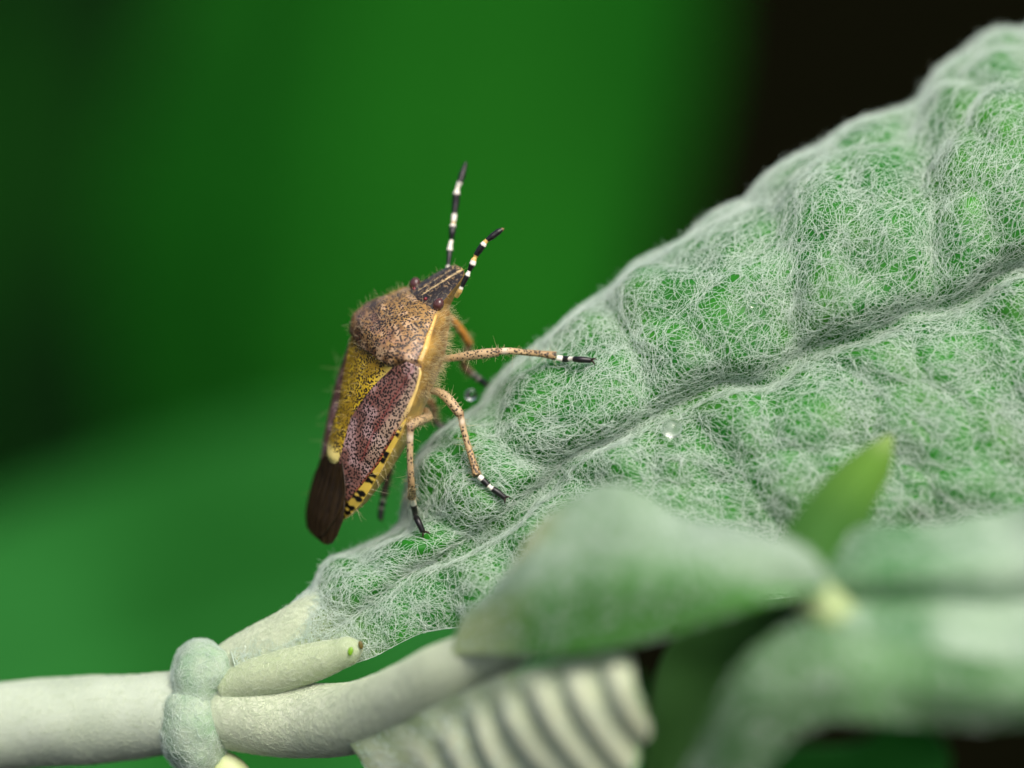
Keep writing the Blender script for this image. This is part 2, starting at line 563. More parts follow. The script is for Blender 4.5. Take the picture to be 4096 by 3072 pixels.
M_leaf = mat_leaf("woolly_leaf_skin", (0.02, .14, .02), (.04, .2, .03), 6.0, use_attr=True, trans=.15)
leaf = grid_mesh("leaf", LP(LS), M_leaf, plant, col=gcol, flip=np.cross(np.gradient(LS, axis=0), np.gradient(LS, axis=1))[NSL//2, NTL//2, 1] < 0)
tag(leaf, "big grey-green woolly leaf with bulging cells between its veins")
mod = leaf.modifiers.new("thickness", 'SOLIDIFY'); mod.thickness = .35 * S; mod.offset = -1

def leaf_front(px, py):
    """depth of the leaf surface (mm) seen at a pixel"""
    pr = LS.reshape(-1, 3)
    k = (D + pr[:, 1]) / D * FW / 4096
    dx = pr[:, 0] / k + 2048 - px; dy = -pr[:, 2] / k + 1536 - py
    d2 = dx * dx + dy * dy
    near = d2 < 30 ** 2
    if not near.any():
        return pr[np.argmin(d2), 1]
    return pr[near, 1].min()

# felt: long thin hairs that criss-cross over the surface, denser along the veins and on the rim
dens = .9 + .45 * np.exp(-edge / .3) + .3 * groove + .5 * vein_v + .25 * np.exp(-fedge / .12) + .4 * smooth(.75, 1.0, t)[None] + petiolar * 1.2 + .7 * (vnoise(np.stack([smm, bmm], -1) / 1.1, 33) - .5)
inview = ((st[:, 0] < 4500) * 1.0)[:, None] + .25
fz = felt(LS, LSN, 30000, 1.35, 9, .17, weight=dens * inview, curl=.75, seed=11, jit=.14)
hair_object("felt", LP(fz.reshape(-1, 3)).reshape(fz.shape), .0055 * S, M_felt, leaf)
fz = felt(LS, LSN, 12000, .55, 6, .12, weight=(dens ** 2) * inview, curl=2.5, stand=.3, seed=12)
hair_object("under_felt", LP(fz.reshape(-1, 3)).reshape(fz.shape), .0065 * S, M_felt, leaf)

rimw = smooth(.72, .98, t)[None] * inview * (1 - petiolar * .5)
fz = bristles(LS, LSN, 9000, .3, weight=rimw + 1e-9, seed=14, npts=5, spread=.7)
hair_object("rim_felt", LP(fz.reshape(-1, 3)).reshape(fz.shape), np.linspace(.006, .003, 5) * S, M_felt, leaf)

# ---- stem, node, petioles, bud
def px_tube(ctrl, n, nv, bump=0.0, bs=1.0, flat=1.0, seed=0):
    """ctrl rows: px, py, depth, radius(mm)"""
    c = np.array(ctrl, float)
    P3 = np.hstack([PX(c[:, 0], c[:, 1], c[:, 2]), c[:, 3:4]])
    r = resample(P3, n)
    T = tube(r[:, :3], r[:, 3], nv, flat)
    if bump:
        N, _, _ = grid_normals(T, True)
        cen = r[:, None, :3]
        out = T - cen; out /= np.linalg.norm(out, axis=2)[..., None]
        T = T + out * (bump * (vnoise(T / bs, seed) - .5) * 2)[..., None]
    cen = r[:, None, :3]
    N = T - cen; N /= np.linalg.norm(N, axis=2)[..., None] + 1e-9
    return T, N

def plant_tube(name, ctrl, mat, n=80, nv=40, bump=.05, bs=1.2, hairs=0, hlen=.4, hh=.12, flat=1.0, seed=0, hrad=.0034, pmat=None, parent=None):
    T, N = px_tube(ctrl, n, nv, bump, bs, flat, seed)
    o = grid_mesh(name, LP(T), mat, parent or plant, closed=True, caps=True)
    if hairs:
        fz = felt(T, N, hairs, hlen, 6, hh, closed=True, curl=2, stand=.2, seed=seed + 50)
        hair_object("felt", LP(fz.reshape(-1, 3)).reshape(fz.shape), hrad * S, pmat or M_felt_pale, o)
    return o, T, N

gb = HGT / math.cos(PITCH)
def below(px, d):
    """photo-frame point on the ground under a given pixel column"""
    x = (px - 2048) * FW / 4096
    return x
stem_ctrl = [(880, 2830, 2.4, 1.5), (700, 2850, 2.8, 1.58), (350, 2880, 3.8, 1.65), (0, 2905, 4.8, 1.72), (-700, 2990, 6, 1.8),
             (-1600, 3300, 8, 1.9), (-2600, 4400, 10, 2.0)]
T, N = px_tube(stem_ctrl, 140, 44, .07, 1.6, 1.05, 3)
# carry on down to the soil
last = T[-1].mean(0)
wl = W(last)
M_mainstem = mat_leaf("main_stem_skin", (0.42, 0.50, 0.37), (0.50, 0.58, 0.45), 4.0, relief=.03, rough=.7, trans=.1)
stem = grid_mesh("stem", LP(T), M_mainstem, plant, closed=True, caps=True)
fz = felt(T, N, 22000, .35, 6, .025, closed=True, curl=2, seed=77)
hair_object("felt", LP(fz.reshape(-1, 3)).reshape(fz.shape), .0032 * S, M_felt_pale, stem)
gp = np.linspace(0, 1, 24)
drop = np.stack([wl[0] - 18 * gp * (1 - .4 * gp), wl[1] + 2 * gp, wl[2] * (1 - gp) - .5 * gp], -1)
T2 = tube(drop, np.linspace(2.0, 2.6, 24) * S, 24)
grid_mesh("stem", to_local(T2, ROOT_P), M_stem, plant, closed=True, caps=True)

plant_tube("node", [(835, 2575, 2.4, .25), (820, 2612, 2.2, .8), (808, 2690, 1.9, 1.08), (790, 2770, 1.9, .98), (775, 2805, 2.0, .90), (765, 2850, 1.8, 1.12), (770, 2930, 1.6, 1.2),
                    (800, 3010, 1.8, 1.0), (850, 3075, 2.2, .4)], M_node, 60, 40, .16, .9, hairs=5000, hlen=.35, hh=.1, seed=5, pmat=M_felt, flat=1.15)
plant_tube("petiole", [(830, 2735, 2.3, .75), (920, 2680, 2.2, .95), (1040, 2615, 1.9, 1.05), (1160, 2545, 1.7, 1.0), (1290, 2455, 1.8, .9), (1400, 2370, 2.4, .6)],
           M_stem, 60, 40, .05, hairs=9000, hlen=.4, hh=.035, seed=6)
bud, _, _ = plant_tube("bud", [(900, 2760, 1.4, .6), (1010, 2720, 1.0, .78), (1130, 2686, .6, .78), (1250, 2650, .2, .70), (1350, 2618, -.2, .56), (1420, 2592, -.4, .42),
                    (1445, 2584, -.45, .18)], M_bud, 60, 32, .04, hairs=4000, hlen=.25, hh=.025, seed=7)
tag(bud, "pale green pointed side bud with two small scars at its tip")
def scar(px, py, rx, ry, ang, mat, d):
    u = np.linspace(0, 1, 7); a = np.linspace(0, 2*np.pi, 16, endpoint=False)
    c = PX(px, py, d)
    x = rx * np.cos(a)[None] * np.sin(u * np.pi / 2)[:, None]; z = ry * np.sin(a)[None] * np.sin(u * np.pi / 2)[:, None]
    P = np.stack([c[0] + x * math.cos(ang) - z * math.sin(ang), c[1] - .06 * np.cos(u * np.pi / 2)[:, None] + 0 * x, c[2] + x * math.sin(ang) + z * math.cos(ang)], -1)
    return grid_mesh("scar", LP(P[1:]), mat, bud, closed=True, caps=True)
scar(1402, 2605, .10, .17, -.2, M_scar, -.93)
scar(1443, 2580, .09, .16, .2, M_scar2, -.72)
plant_tube("bud", [(840, 3020, 2.2, .4), (905, 3095, 1.8, .8), (950, 3170, 1.6, .8), (980, 3250, 1.6, .4)], mat_plain("bud_yellow", lin(196, 206, 160), .6, noise=lin(180, 195, 130), noise_scale=8), 30, 24, .05, seed=8)

# ---- foreground leaf of the same node: petiole running into a midrib, a folded upper half, a ribbed lower half
plant_tube("petiole", [(840, 2850, 2.2, .9), (895, 2858, 1.9, 1.2), (1000, 2868, 1.6, 1.33), (1200, 2882, 1.0, 1.36), (1380, 2878, -.4, 1.32), (1600, 2800, -3.0, 1.22), (1800, 2690, -5.4, 1.12),
                       (1960, 2610, -6.6, .95), (2120, 2570, -8.2, .6), (2280, 2550, -9.8, .3), (2380, 2540, -10.6, .1)],
           M_stem, 140, 44, .03, hairs=22000, hlen=.4, hh=.04, seed=9)

def loft(curves, nu, nv):
    """curves: list of pixel polylines [(px,py,d),...]; interpolated smoothly along and across"""
    rows = []
    for c in curves:
        c = np.array(c, float)
        d = np.r_[0, np.cumsum(np.linalg.norm(np.diff(c, axis=0), axis=1))]
        rows.append(interp_smooth(np.linspace(0, d[-1], nu), d, c))
    rows = np.array(rows)                      # (ncurves, nu, 3)
    x = np.linspace(0, 1, len(curves))
    G = interp_smooth(np.linspace(0, 1, nv), x, rows.reshape(len(curves), -1)).reshape(nv, nu, 3)
    return G.transpose(1, 0, 2)                # (nu, nv, 3)

def blade(name, curves, nu, nv, colfun, parent, LT, dispfun=None, thick=.25, felt_n=0, mat=None, seed=0, label=None, felt_len=.9):
    G = loft(curves, nu, nv)
    P = PX(G[..., 0], G[..., 1], G[..., 2])
    N, _, _ = grid_normals(P)
    if N[nu//2, nv//2, 1] > 0: N = -N
    u = np.linspace(0, 1, nu)[:, None] * np.ones((1, nv)); v = np.linspace(0, 1, nv)[None] * np.ones((nu, 1))
    if dispfun is not None:
        P = P + N * dispfun(u, v, P)[..., None]
    o = grid_mesh(name, LT(P), mat or M_blade, parent, col=colfun(u, v, P))
    md = o.modifiers.new("thickness", 'SOLIDIFY'); md.thickness = thick * S; md.offset = 0
    if label: tag(o, label)
    if felt_n:
        N, _, _ = grid_normals(P)
        if N[nu//2, nv//2, 1] > 0: N = -N
        fz = felt(P, N, felt_n, felt_len, 6, .15, seed=seed)
        hair_object("felt", LT(fz.reshape(-1, 3)).reshape(fz.shape), .011 * S, M_felt, o)
    return o, P

# upper half
bot = [(1800, 2620, -6.6), (2000, 2620, -9.0), (2300, 2620, -12), (2600, 2560, -14), (2900, 2460, -15.4), (3150, 2390, -16), (3290, 2370, -16)]
midc = [(1870, 2480, -7), (2060, 2400, -10.0), (2360, 2330, -13), (2680, 2330, -15), (2960, 2320, -15.8), (3180, 2330, -16), (3300, 2350, -16)]
mid2 = [(1980, 2400, -8), (2110, 2240, -10.4), (2420, 2110, -12.8), (2760, 2190, -14.8), (3000, 2210, -15.6), (3200, 2260, -16), (3310, 2330, -16)]
topc = [(2050, 2310, -8.4), (2150, 2100, -9.8), (2450, 1935, -11.6), (2780, 2080, -13.6), (3020, 2130, -15), (3210, 2200, -15.6), (3320, 2310, -16)]
def c_up(u, v, P):
    n = vnoise(P[..., [0, 2]] / 3.0, 4)
    c = mix(lin(70, 140, 44), lin(134, 164, 130), smooth(.12, .55, v + .25 * (n - .5)))
    c = mix(c, lin(176, 196, 132), (1 - smooth(.05, .25, u)) * (1 - smooth(.2, .5, v)))
    c = mix(c, lin(142, 164, 142), smooth(.3, .8, u) * smooth(.5, .9, v))
    return mix(c, lin(165, 165, 85), (1 - smooth(.05, .28, u)) * smooth(.55, .9, v))
blade("leaf", [bot, midc, mid2, topc], 90, 50, c_up, plant, LP, lambda u, v, P: .35 * (vnoise(P[..., [0, 2]] / 2.5, 8) - .5), felt_n=5000, seed=31,
      label="blurred pale green leaf half with yellowish margin in front of the big leaf")
# ribbed lower half (its felted underside)
r0 = np.array([(1390, 2960, -1.6), (1600, 2890, -4.0), (1800, 2800, -6.2), (2000, 2710, -8.6), (2240, 2650, -10.6), (2520, 2620, -12.2)], float)
r4 = np.array([(1900, 3600, -4.5), (2180, 3480, -7), (2370, 3340, -9), (2480, 3190, -10.6), (2540, 3030, -11.6), (2570, 2860, -12.2)], float)
ribs = [r0 * (1 - q) + r4 * q + np.array([0, 0, -.9]) * math.sin(math.pi * q) for q in (0, .2, .4, .6, .8, 1)]
def d_rib(u, v, P):
    ph = u * 8.0 + .35 * (vnoise(P[..., [0, 2]] / 2.0, 14) - .5)
    return .42 * np.sin(np.pi * ph) ** 2 * smooth(.05, .3, v) * smooth(.1, .4, u) + .12 * (vnoise(P[..., [0, 2]] / .8, 15) - .5)
def c_rib(u, v, P):
    ph = u * 8.0 + .35 * (vnoise(P[..., [0, 2]] / 2.0, 14) - .5)
    c = mix(lin(146, 164, 118), lin(200, 208, 176), .35 + .65 * np.sin(np.pi * ph) ** 2)  # pale ribs, with the shadows between them painted into the colour
    return mix(c, lin(130, 160, 110), .5 * (1 - smooth(.0, .25, v)))
blade("leaf", ribs, 150, 60, c_rib, plant, LP, d_rib, felt_n=6000, seed=32, label="pale ribbed underside of the blurred leaf half below its midrib")

# ------------------------------------------------------------------ a second shoot in the right foreground
ROOT_S = TM(W(PX(3300, 2400, -9)))
shoot = thing("leafy_shoot", "blurred leafy shoot with a bright green pointed leaf standing before the big woolly leaf", "shoot", ROOT_S)
LSH = lambda v: to_local(W(v), ROOT_S)
def shoot_tube(name, ctrl, mat, n=60, nv=24):
    T, N = px_tube(ctrl, n, nv, .05, 1.5)
    return grid_mesh(name, LSH(T), mat, shoot, closed=True, caps=True)
M_shootstem = mat_leaf("shoot_stem", (.36, .48, .2), (.42, .52, .26), 3.0, rough=.6, trans=.1)
sh_low = PX(3500, 2600, -9.5)
shoot_tube("stem", [(3190, 2260, -13.8, .3), (3220, 2330, -14.4, .6), (3290, 2420, -15, .8), (3400, 2510, -14.5, .7), (3700, 2560, -10.0, .6), (4400, 2640, -7, .6), (5200, 3300, -6.5, .6), (5400, 5600, -6, .7)], M_shootstem)
wl2 = W(PX(5400, 5600, -6))
g2 = np.linspace(0, 1, 16)
drop2 = np.stack([wl2[0] + 1.0 * g2, wl2[1] + 2.0 * g2, wl2[2] * (1 - g2) - .3 * g2], -1)
grid_mesh("stem", to_local(tube(drop2, np.full(16, .7 * S), 14), ROOT_S), M_shootstem, shoot, closed=True, caps=True)
# pointed bright leaf
def c_point(u, v, P):
    c = mix(lin(50, 98, 28), lin(88, 130, 40), smooth(.25, .95, u))
    return mix(c, lin(122, 150, 80), smooth(.8, 1.0, u))
pa = [(3050, 2260, -13.5), (3170, 2080, -12), (3290, 1935, -10.4), (3410, 1830, -9), (3550, 1745, -7.6)]
pb = [(3200, 2310, -14.2), (3280, 2120, -12.6), (3390, 1980, -11), (3485, 1855, -9.4), (3560, 1745, -7.6)]
pc = [(3360, 2305, -13.5), (3430, 2170, -12), (3500, 2020, -10.4), (3555, 1890, -9), (3570, 1748, -7.6)]
blade("leaf", [pa, pb, pc], 50, 18, c_point, shoot, LSH, thick=.2, label="bright green narrow pointed leaf rising from the shoot")
# broad pale leaf on the right
def c_pale(u, v, P):
    n = vnoise(P[..., [0, 2]] / 2.2, 41); n2 = vnoise(P[..., [0, 2]] / 5.0, 42)
    c = mix(lin(72, 114, 72), lin(148, 170, 146), smooth(.25, .75, n))
    return mix(c, lin(96, 148, 96), smooth(.5, .8, n2) * .6)
def deeper(c, k, off=0.0):
    return [(x, y, d * k + off) for (x, y, d) in c]
qa = [(3290, 2250, -8.4), (3420, 2110, -8.2), (3700, 2070, -8.2), (4000, 2040, -8.4), (4400, 2010, -9), (4900, 2100, -10)]
qb = [(3290, 2330, -9.4), (3480, 2280, -9.8), (3750, 2260, -10), (4050, 2250, -10), (4450, 2230, -10.4), (4950, 2240, -11)]
qm = [(3300, 2400, -9.2), (3500, 2420, -9.4), (3780, 2430, -9.6), (4080, 2420, -9.6), (4450, 2390, -10), (4980, 2340, -11)]
qc = [(3320, 2450, -10), (3520, 2560, -10.6), (3800, 2620, -11), (4100, 2640, -11), (4480, 2600, -11.4), (4980, 2440, -12)]
qd = [(3340, 2500, -10), (3560, 2700, -10.4), (3830, 2800, -10.8), (4120, 2850, -11), (4480, 2820, -11.4), (4950, 2560, -12)]
qa, qb, qm, qc, qd = (deeper(c, 1.5) for c in (qa, qb, qm, qc, qd))
blade("leaf", [qa, qb, qm, qc, qd], 90, 70, c_pale, shoot, LSH, lambda u, v, P: 1.1 * (vnoise(P[..., [0, 2]] / 2.4, 43) - .5), felt_n=5000, seed=33,
      label="broad pale felted leaf of the shoot, folded along its midrib")
# lower leaf, mid green
def c_mid(u, v, P):
    n = vnoise(P[..., [0, 2]] / 2.5, 51)
    return mix(mix(lin(48, 92, 44), lin(92, 132, 84), smooth(.3, .75, n)), lin(36, 70, 34), smooth(.55, .95, u))  # left end darkened: shade of the gap painted into the colour
wa = [(4900, 2560, -18), (4400, 2660, -18), (3900, 2660, -17.6), (3450, 2540, -17), (3220, 2470, -17), (3060, 2560, -17), (2900, 2800, -17), (2720, 3200, -16.6)]
wb = [(4900, 2640, -18.6), (4400, 2760, -18.6), (3900, 2780, -18.4), (3450, 2700, -18), (3260, 2690, -18), (3100, 2790, -18), (2940, 2980, -17.6), (2760, 3280, -17)]
wc = [(4850, 2700, -18.4), (4380, 2850, -18.4), (3900, 2910, -18), (3500, 2880, -17.8), (3300, 2890, -17.6), (3150, 2980, -17.6), (3000, 3140, -17.4), (2800, 3360, -17)]
blade("leaf", [wa, wb, wc], 70, 40, c_mid, shoot, LSH, lambda u, v, P: .8 * (vnoise(P[..., [0, 2]] / 2.4, 53) - .5), felt_n=2500, seed=34,
      label="darker green lower leaf of the shoot hanging to the bottom edge")
def c_shade(u, v, P):  # added leaf filling the gap, shade painted as dark green
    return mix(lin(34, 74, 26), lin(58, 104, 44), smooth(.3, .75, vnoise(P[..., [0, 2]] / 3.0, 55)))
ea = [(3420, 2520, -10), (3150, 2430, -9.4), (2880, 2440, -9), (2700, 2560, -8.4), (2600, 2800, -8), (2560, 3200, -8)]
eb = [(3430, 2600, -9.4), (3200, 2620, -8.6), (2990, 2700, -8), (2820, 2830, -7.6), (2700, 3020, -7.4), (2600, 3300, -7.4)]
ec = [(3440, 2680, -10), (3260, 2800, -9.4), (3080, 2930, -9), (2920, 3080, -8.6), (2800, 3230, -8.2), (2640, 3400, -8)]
blade("leaf", [ea, eb, ec], 60, 36, c_shade, shoot, LSH, lambda u, v, P: .8 * (vnoise(P[..., [0, 2]] / 2.4, 57) - .5),
      label="added leaf of the shoot, its dark green standing in for the shade below the folded leaf")
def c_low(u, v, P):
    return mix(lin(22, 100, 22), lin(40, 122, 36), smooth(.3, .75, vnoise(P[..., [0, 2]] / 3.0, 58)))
fa = [(3560, 2780, -15.5), (3500, 2930, -14.5), (3400, 2970, -14), (3220, 2990, -14), (3020, 3040, -14), (2850, 3120, -14)]
fb = [(3580, 2800, -15.5), (3620, 3020, -14), (3540, 3140, -13.4), (3320, 3180, -13), (3100, 3200, -13), (2880, 3200, -13.5)]
fc = [(3600, 2820, -15.5), (3800, 3020, -14), (3720, 3220, -13.4), (3450, 3330, -13), (3180, 3330, -13), (2900, 3260, -13.5)]
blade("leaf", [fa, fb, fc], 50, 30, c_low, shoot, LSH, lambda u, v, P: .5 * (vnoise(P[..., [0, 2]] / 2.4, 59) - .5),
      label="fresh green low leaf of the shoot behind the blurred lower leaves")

# ------------------------------------------------------------------ background foliage, far out of focus
def big_leaf(name, label, curves, colA, colB, seed, group=None):
    c0 = np.array(curves[len(curves)//2][0], float)
    root = TM(W(PX(*c0)))
    o = thing(name, label, "leaf plant", root, group)
    LT = lambda v: to_local(W(v), root)
    def cf(u, v, P):
        n = vnoise(P[..., [0, 2]] / 14.0, seed)
        vein = np.exp(-(np.abs(v - .5) / .03) ** 2)
        side = np.exp(-((np.abs(((u - .35 * np.abs(v - .5)) * 11) % 1 - .5)) / .08) ** 2)
        c = mix(colA, colB, smooth(.25, .75, n))
        return mix(c, np.asarray(colB) * 1.25, np.clip(vein + .35 * side, 0, 1) * .6)
    m = mat_leaf(name + "_skin", colA, colB, .5, rough=.9, spec=.08, trans=.25, use_attr=True, fine=4)
    blade("blade", curves, 70, 41, cf, o, LT, lambda u, v, P: 1.6 * (vnoise(P[..., [0, 2]] / 12.0, seed + 3) - .5) + 2.0 * np.abs(v - .5), thick=.5, mat=m)
    # stalk to the soil
    w0 = W(PX(*c0))
    g = np.linspace(0, 1, 20)
    pth = np.stack([w0[0] + 2.0 * g ** 2, w0[1] + 3.0 * g ** 2, w0[2] * (1 - g) - .4 * g], -1)
    grid_mesh("stalk", to_local(tube(pth, np.linspace(1.6, 2.4, 20) * S, 12), root), m, o, closed=True, caps=True)
    return o

# tall bright leaf behind the bug
big_leaf("broad_leaf", "broad bright green leaf standing far behind the bug, out of focus", [
    [(1250, 3300, 160), (700, 2300, 165), (450, 1200, 170), (700, 0, 178), (1300, -1400, 190)],
    [(1300, 3400, 155), (1250, 2300, 158), (1350, 1200, 160), (1500, 0, 168), (1750, -1500, 182)],
    [(1350, 3300, 160), (2000, 2300, 165), (2550, 1200, 172), (2800, 0, 180), (2450, -1400, 192)]],
    lin(9, 72, 6), lin(20, 88, 14), 61)
# lower left leaf, nearer
big_leaf("broad_leaf", "broad green leaf spreading below and behind the pale stem, out of focus", [
    [(2750, 3150, 128), (2250, 2750, 118), (1500, 1700, 112), (500, 1900, 105), (-600, 2350, 100), (-1800, 3000, 96)],
    [(2750, 3350, 120), (2250, 3050, 110), (1600, 2500, 102), (500, 2700, 94), (-600, 3100, 88), (-1700, 3500, 84)],
    [(2750, 3600, 112), (2250, 3600, 100), (1600, 3500, 90), (500, 3700, 82), (-600, 3900, 76), (-1600, 4000, 74)]],
    lin(22, 82, 24), lin(36, 102, 40), 71)
# dark leaf deep in the shade on the left
big_leaf("broad_leaf", "very dark green leaf farthest behind, beyond the bright broad leaf", [
    [(300, 3600, 250), (-700, 2400, 255), (-1300, 900, 262), (-1000, -600, 272), (-300, -1800, 285)],
    [(350, 3700, 245), (0, 2400, 248), (-200, 900, 252), (0, -600, 262), (300, -1900, 275)],
    [(400, 3600, 250), (800, 2400, 255), (1100, 900, 262), (1100, -600, 272), (800, -1800, 285)]],
    lin(2, 30, 2), lin(5, 46, 3), 81)

# ------------------------------------------------------------------ the shield bug
KPX = 4096 / FW
ANG, TH, BE = math.radians(67), math.radians(58), math.radians(12)
cA, sA, cT, sT, cB, sB = math.cos(ANG), math.sin(ANG), math.cos(TH), math.sin(TH), math.cos(BE), math.sin(BE)
f0 = np.array([cA, 0, sA]); p0 = np.array([sA, 0, -cA]); c0v = np.array([0, -1.0, 0])      # photo frame
fv = cB * f0 + sB * c0v
rv = cT * p0 + sT * (cB * c0v - sB * f0)
nvv = -sT * p0 + cT * (cB * c0v - sB * f0)
BUG_O = PX(1546, 1393, 1.25)
Rb = np.stack([fv, rv, nvv], 1)                            # local (forward, right, dorsal) -> photo frame
# Blender needs a right handed frame: use (forward, left, dorsal)
Rw = RW @ np.stack([fv, -rv, nvv], 1)
MB = Matrix(((*Rw[0], W(BUG_O)[0]), (*Rw[1], W(BUG_O)[1]), (*Rw[2], W(BUG_O)[2]), (0, 0, 0, 1)))
bug = thing("shield_bug", "brown and yellow hairy shield bug with banded antennae clinging to the woolly leaf", "bug", MB)
def BL(v):
    """bug coordinates (forward, right, dorsal; mm) -> local units"""
    v = np.asarray(v, float)
    return np.stack([v[..., 0], -v[..., 1], v[..., 2]], -1) * S
def ph2bug(v):
    """photo frame mm -> bug coordinates mm"""
    return (np.asarray(v) - BUG_O) @ Rb

BX = [-6.95, -6.7, -6.2, -5.5, -4.5, -3.4, -2.3, -1.6, -.5, .3, .5, 1.03, 1.39, 1.78, 2.12, 2.2, 2.28, 2.45, 2.7, 3.0, 3.35, 3.6, 3.72, 3.76]
BW = [.25, .95, 1.45, 1.93, 2.29, 2.62, 2.88, 2.86, 2.78, 2.74, 2.68, 2.46, 2.1, 1.76, 1.46, 1.25, 1.1, 1.06, .96, .86, .72, .56, .36, .1]
BZE = [-.5, -.5, -.48, -.45, -.4, -.35, -.3, -.26, -.2, -.1, -.1, -.22, -.35, -.5, -.62, -.68, -.72, -.80, -.95, -1.12, -1.36, -1.52, -1.6, -1.62]
BZC = [-.35, -.25, -.05, .12, .36, .52, .64, .70, .78, .9, .9, .66, .46, .16, -.12, -.22, -.30, -.42, -.62, -.88, -1.2, -1.42, -1.54, -1.60]
BZV = [-.65, -.8, -1.1, -1.35, -1.6, -1.75, -1.85, -1.9, -1.95, -1.95, -1.95, -1.9, -1.85, -1.8, -1.72, -1.68, -1.66, -1.66, -1.68, -1.72, -1.76, -1.76, -1.72, -1.66]
BM = [2.2, 2.2, 2.2, 2.2, 2.2, 2.3, 2.3, 2.4, 2.8, 3.4, 3.4, 3.2, 3, 2.8, 2.6, 2.4, 2.4, 2.4, 2.3, 2.2, 2.2, 2.2, 2.2, 2.2]
def prof(name, X):
    return np.interp(X, BX, name)
def xpost(Y):
    """hind margin of the pronotum"""
    return -.28 + .75 * smooth(1.7, 2.75, np.abs(Y)) + .06 * smooth(0, 1.0, np.abs(Y))
def pron_up(X, Y):
    return .2 * smooth(-.03, .06, X - xpost(Y)) * (1 - smooth(1.2, 2.05, X))
def dorsal(X, Y, m=None):
    w = prof(BW, X); ze = prof(BZE, X); zc = prof(BZC, X); mm = prof(BM, X)
    y = np.clip(np.abs(Y) / w, 0, 1)
    return ze + (zc - ze) * (1 - y ** mm)

NXB, NVB = 420, 160
xb = np.unique(np.concatenate([np.linspace(-6.95, -1, 150), np.linspace(-1, 2.5, 190), np.linspace(2.5, 3.76, 60)]))
a = np.linspace(0, 2 * np.pi, NVB, endpoint=False)
XX = np.repeat(xb[:, None], NVB, 1)
yy = np.cos(a)[None] * np.ones_like(XX)
isd = (np.sin(a) >= -1e-9)[None] * np.ones_like(XX, bool)
Wd = prof(BW, XX)
YY = yy * Wd
Zd = dorsal(XX, YY) + pron_up(XX, YY) * (1 - np.abs(yy) ** 8)
# raised side rim of the pronotum, collar behind the head, transverse dents
rim = smooth(.955, .972, np.abs(yy)) * smooth(.35, .6, XX) * (1 - smooth(2.1, 2.2, XX))
Zd = Zd + .07 * rim
ang_call = np.exp(-((XX - 1.35) / .22) ** 2) * np.exp(-((np.abs(YY) - .75) / .4) ** 2)
Zd = Zd + .05 * ang_call
collar = np.exp(-((XX - 2.16) / .06) ** 2)
Zd = Zd - .08 * collar * (np.abs(yy) < .97)
# lateral lobes of the head: two long grooves
hg = smooth(2.3, 2.6, XX) * np.exp(-((np.abs(YY) - .2) / .05) ** 2)
Zd = Zd - .05 * hg
zv, ze = prof(BZV, XX), prof(BZE, XX)
Zv = ze + (zv - ze) * (1 - np.abs(yy) ** 2.4) ** .8
ZZ = np.where(isd, Zd, Zv)
BODY = np.stack([XX, YY, ZZ], -1)
# colour
cy = np.abs(yy)
n1 = vnoise(BODY * 3.0, 1); n2 = vnoise(BODY * 7.0, 2)
tan_, brn, pink = lin(152, 116, 66), lin(98, 68, 36), lin(150, 116, 98)
C = mix(tan_, brn, smooth(.3, .75, n1))
C = mix(C, lin(70, 46, 28), .7 * np.exp(-((XX - xpost(YY)) / .22) ** 2))
C = mix(C, lin(66, 50, 30), .6 * ang_call)
C = mix(C, pink, .55 * smooth(-.2, .6, XX) * (1 - smooth(.9, 1.4, XX)) * smooth(.2, .8, n2))
C = mix(C, lin(150, 118, 62), smooth(1.1, 1.7, XX) * .6)
C = mix(C, lin(196, 166, 132), .6 * smooth(.52, .8, vnoise(BODY * 4.2, 8)))
dots = .68 + .36 * vnoise(BODY * 2.6, 12)
C = mix(C, lin(206, 166, 74), rim * .95); dots = dots * (1 - .5 * rim)
# head: dark, pale lines
head = smooth(2.18, 2.24, XX)
hc = mix(lin(128, 104, 72), lin(34, 27, 23), smooth(.25, .6, vnoise(BODY * 11.0, 6)))
hl = np.exp(-((np.abs(YY) - (.20 - .02 * (XX - 2.3))) / .035) ** 2) * (.55 + .45 * smooth(.3, .6, n2)) * smooth(2.3, 2.5, XX)
hc = mix(hc, lin(205, 180, 128), hl * .9)
hedge = smooth(.95, 1.0, cy) * smooth(2.9, 3.1, XX)
hc = mix(hc, lin(20, 16, 14), hedge)
tipc = smooth(3.55, 3.68, XX)
hc = mix(hc, lin(205, 178, 120), tipc * .8)
C = mix(C, hc, head); dots = np.where(head > .5, 1.1 * (1 - .8 * hl), dots)
# connexivum: black pairs on yellow along the abdomen rim
con = smooth(.72, .76, cy) * (1 - smooth(-1.75, -1.6, XX)) * isd
blk_x = [-2.25, -3.42, -4.42, -5.30, -6.05, -6.6]
blk = np.zeros_like(XX)
for bx in blk_x:
    for o_ in (-.13, .13):
        wv = .105 + .03 * np.sin(yy * 40 + bx * 9)
        blk = np.maximum(blk, 1 - smooth(wv - .03, wv + .02, np.abs(XX - bx - o_)))
blk = blk * (1 - .55 * smooth(.975, .995, cy))
cc = mix(lin(222, 190, 78), lin(14, 12, 12), blk)
C = mix(C, cc, con); dots = dots * (1 - con)
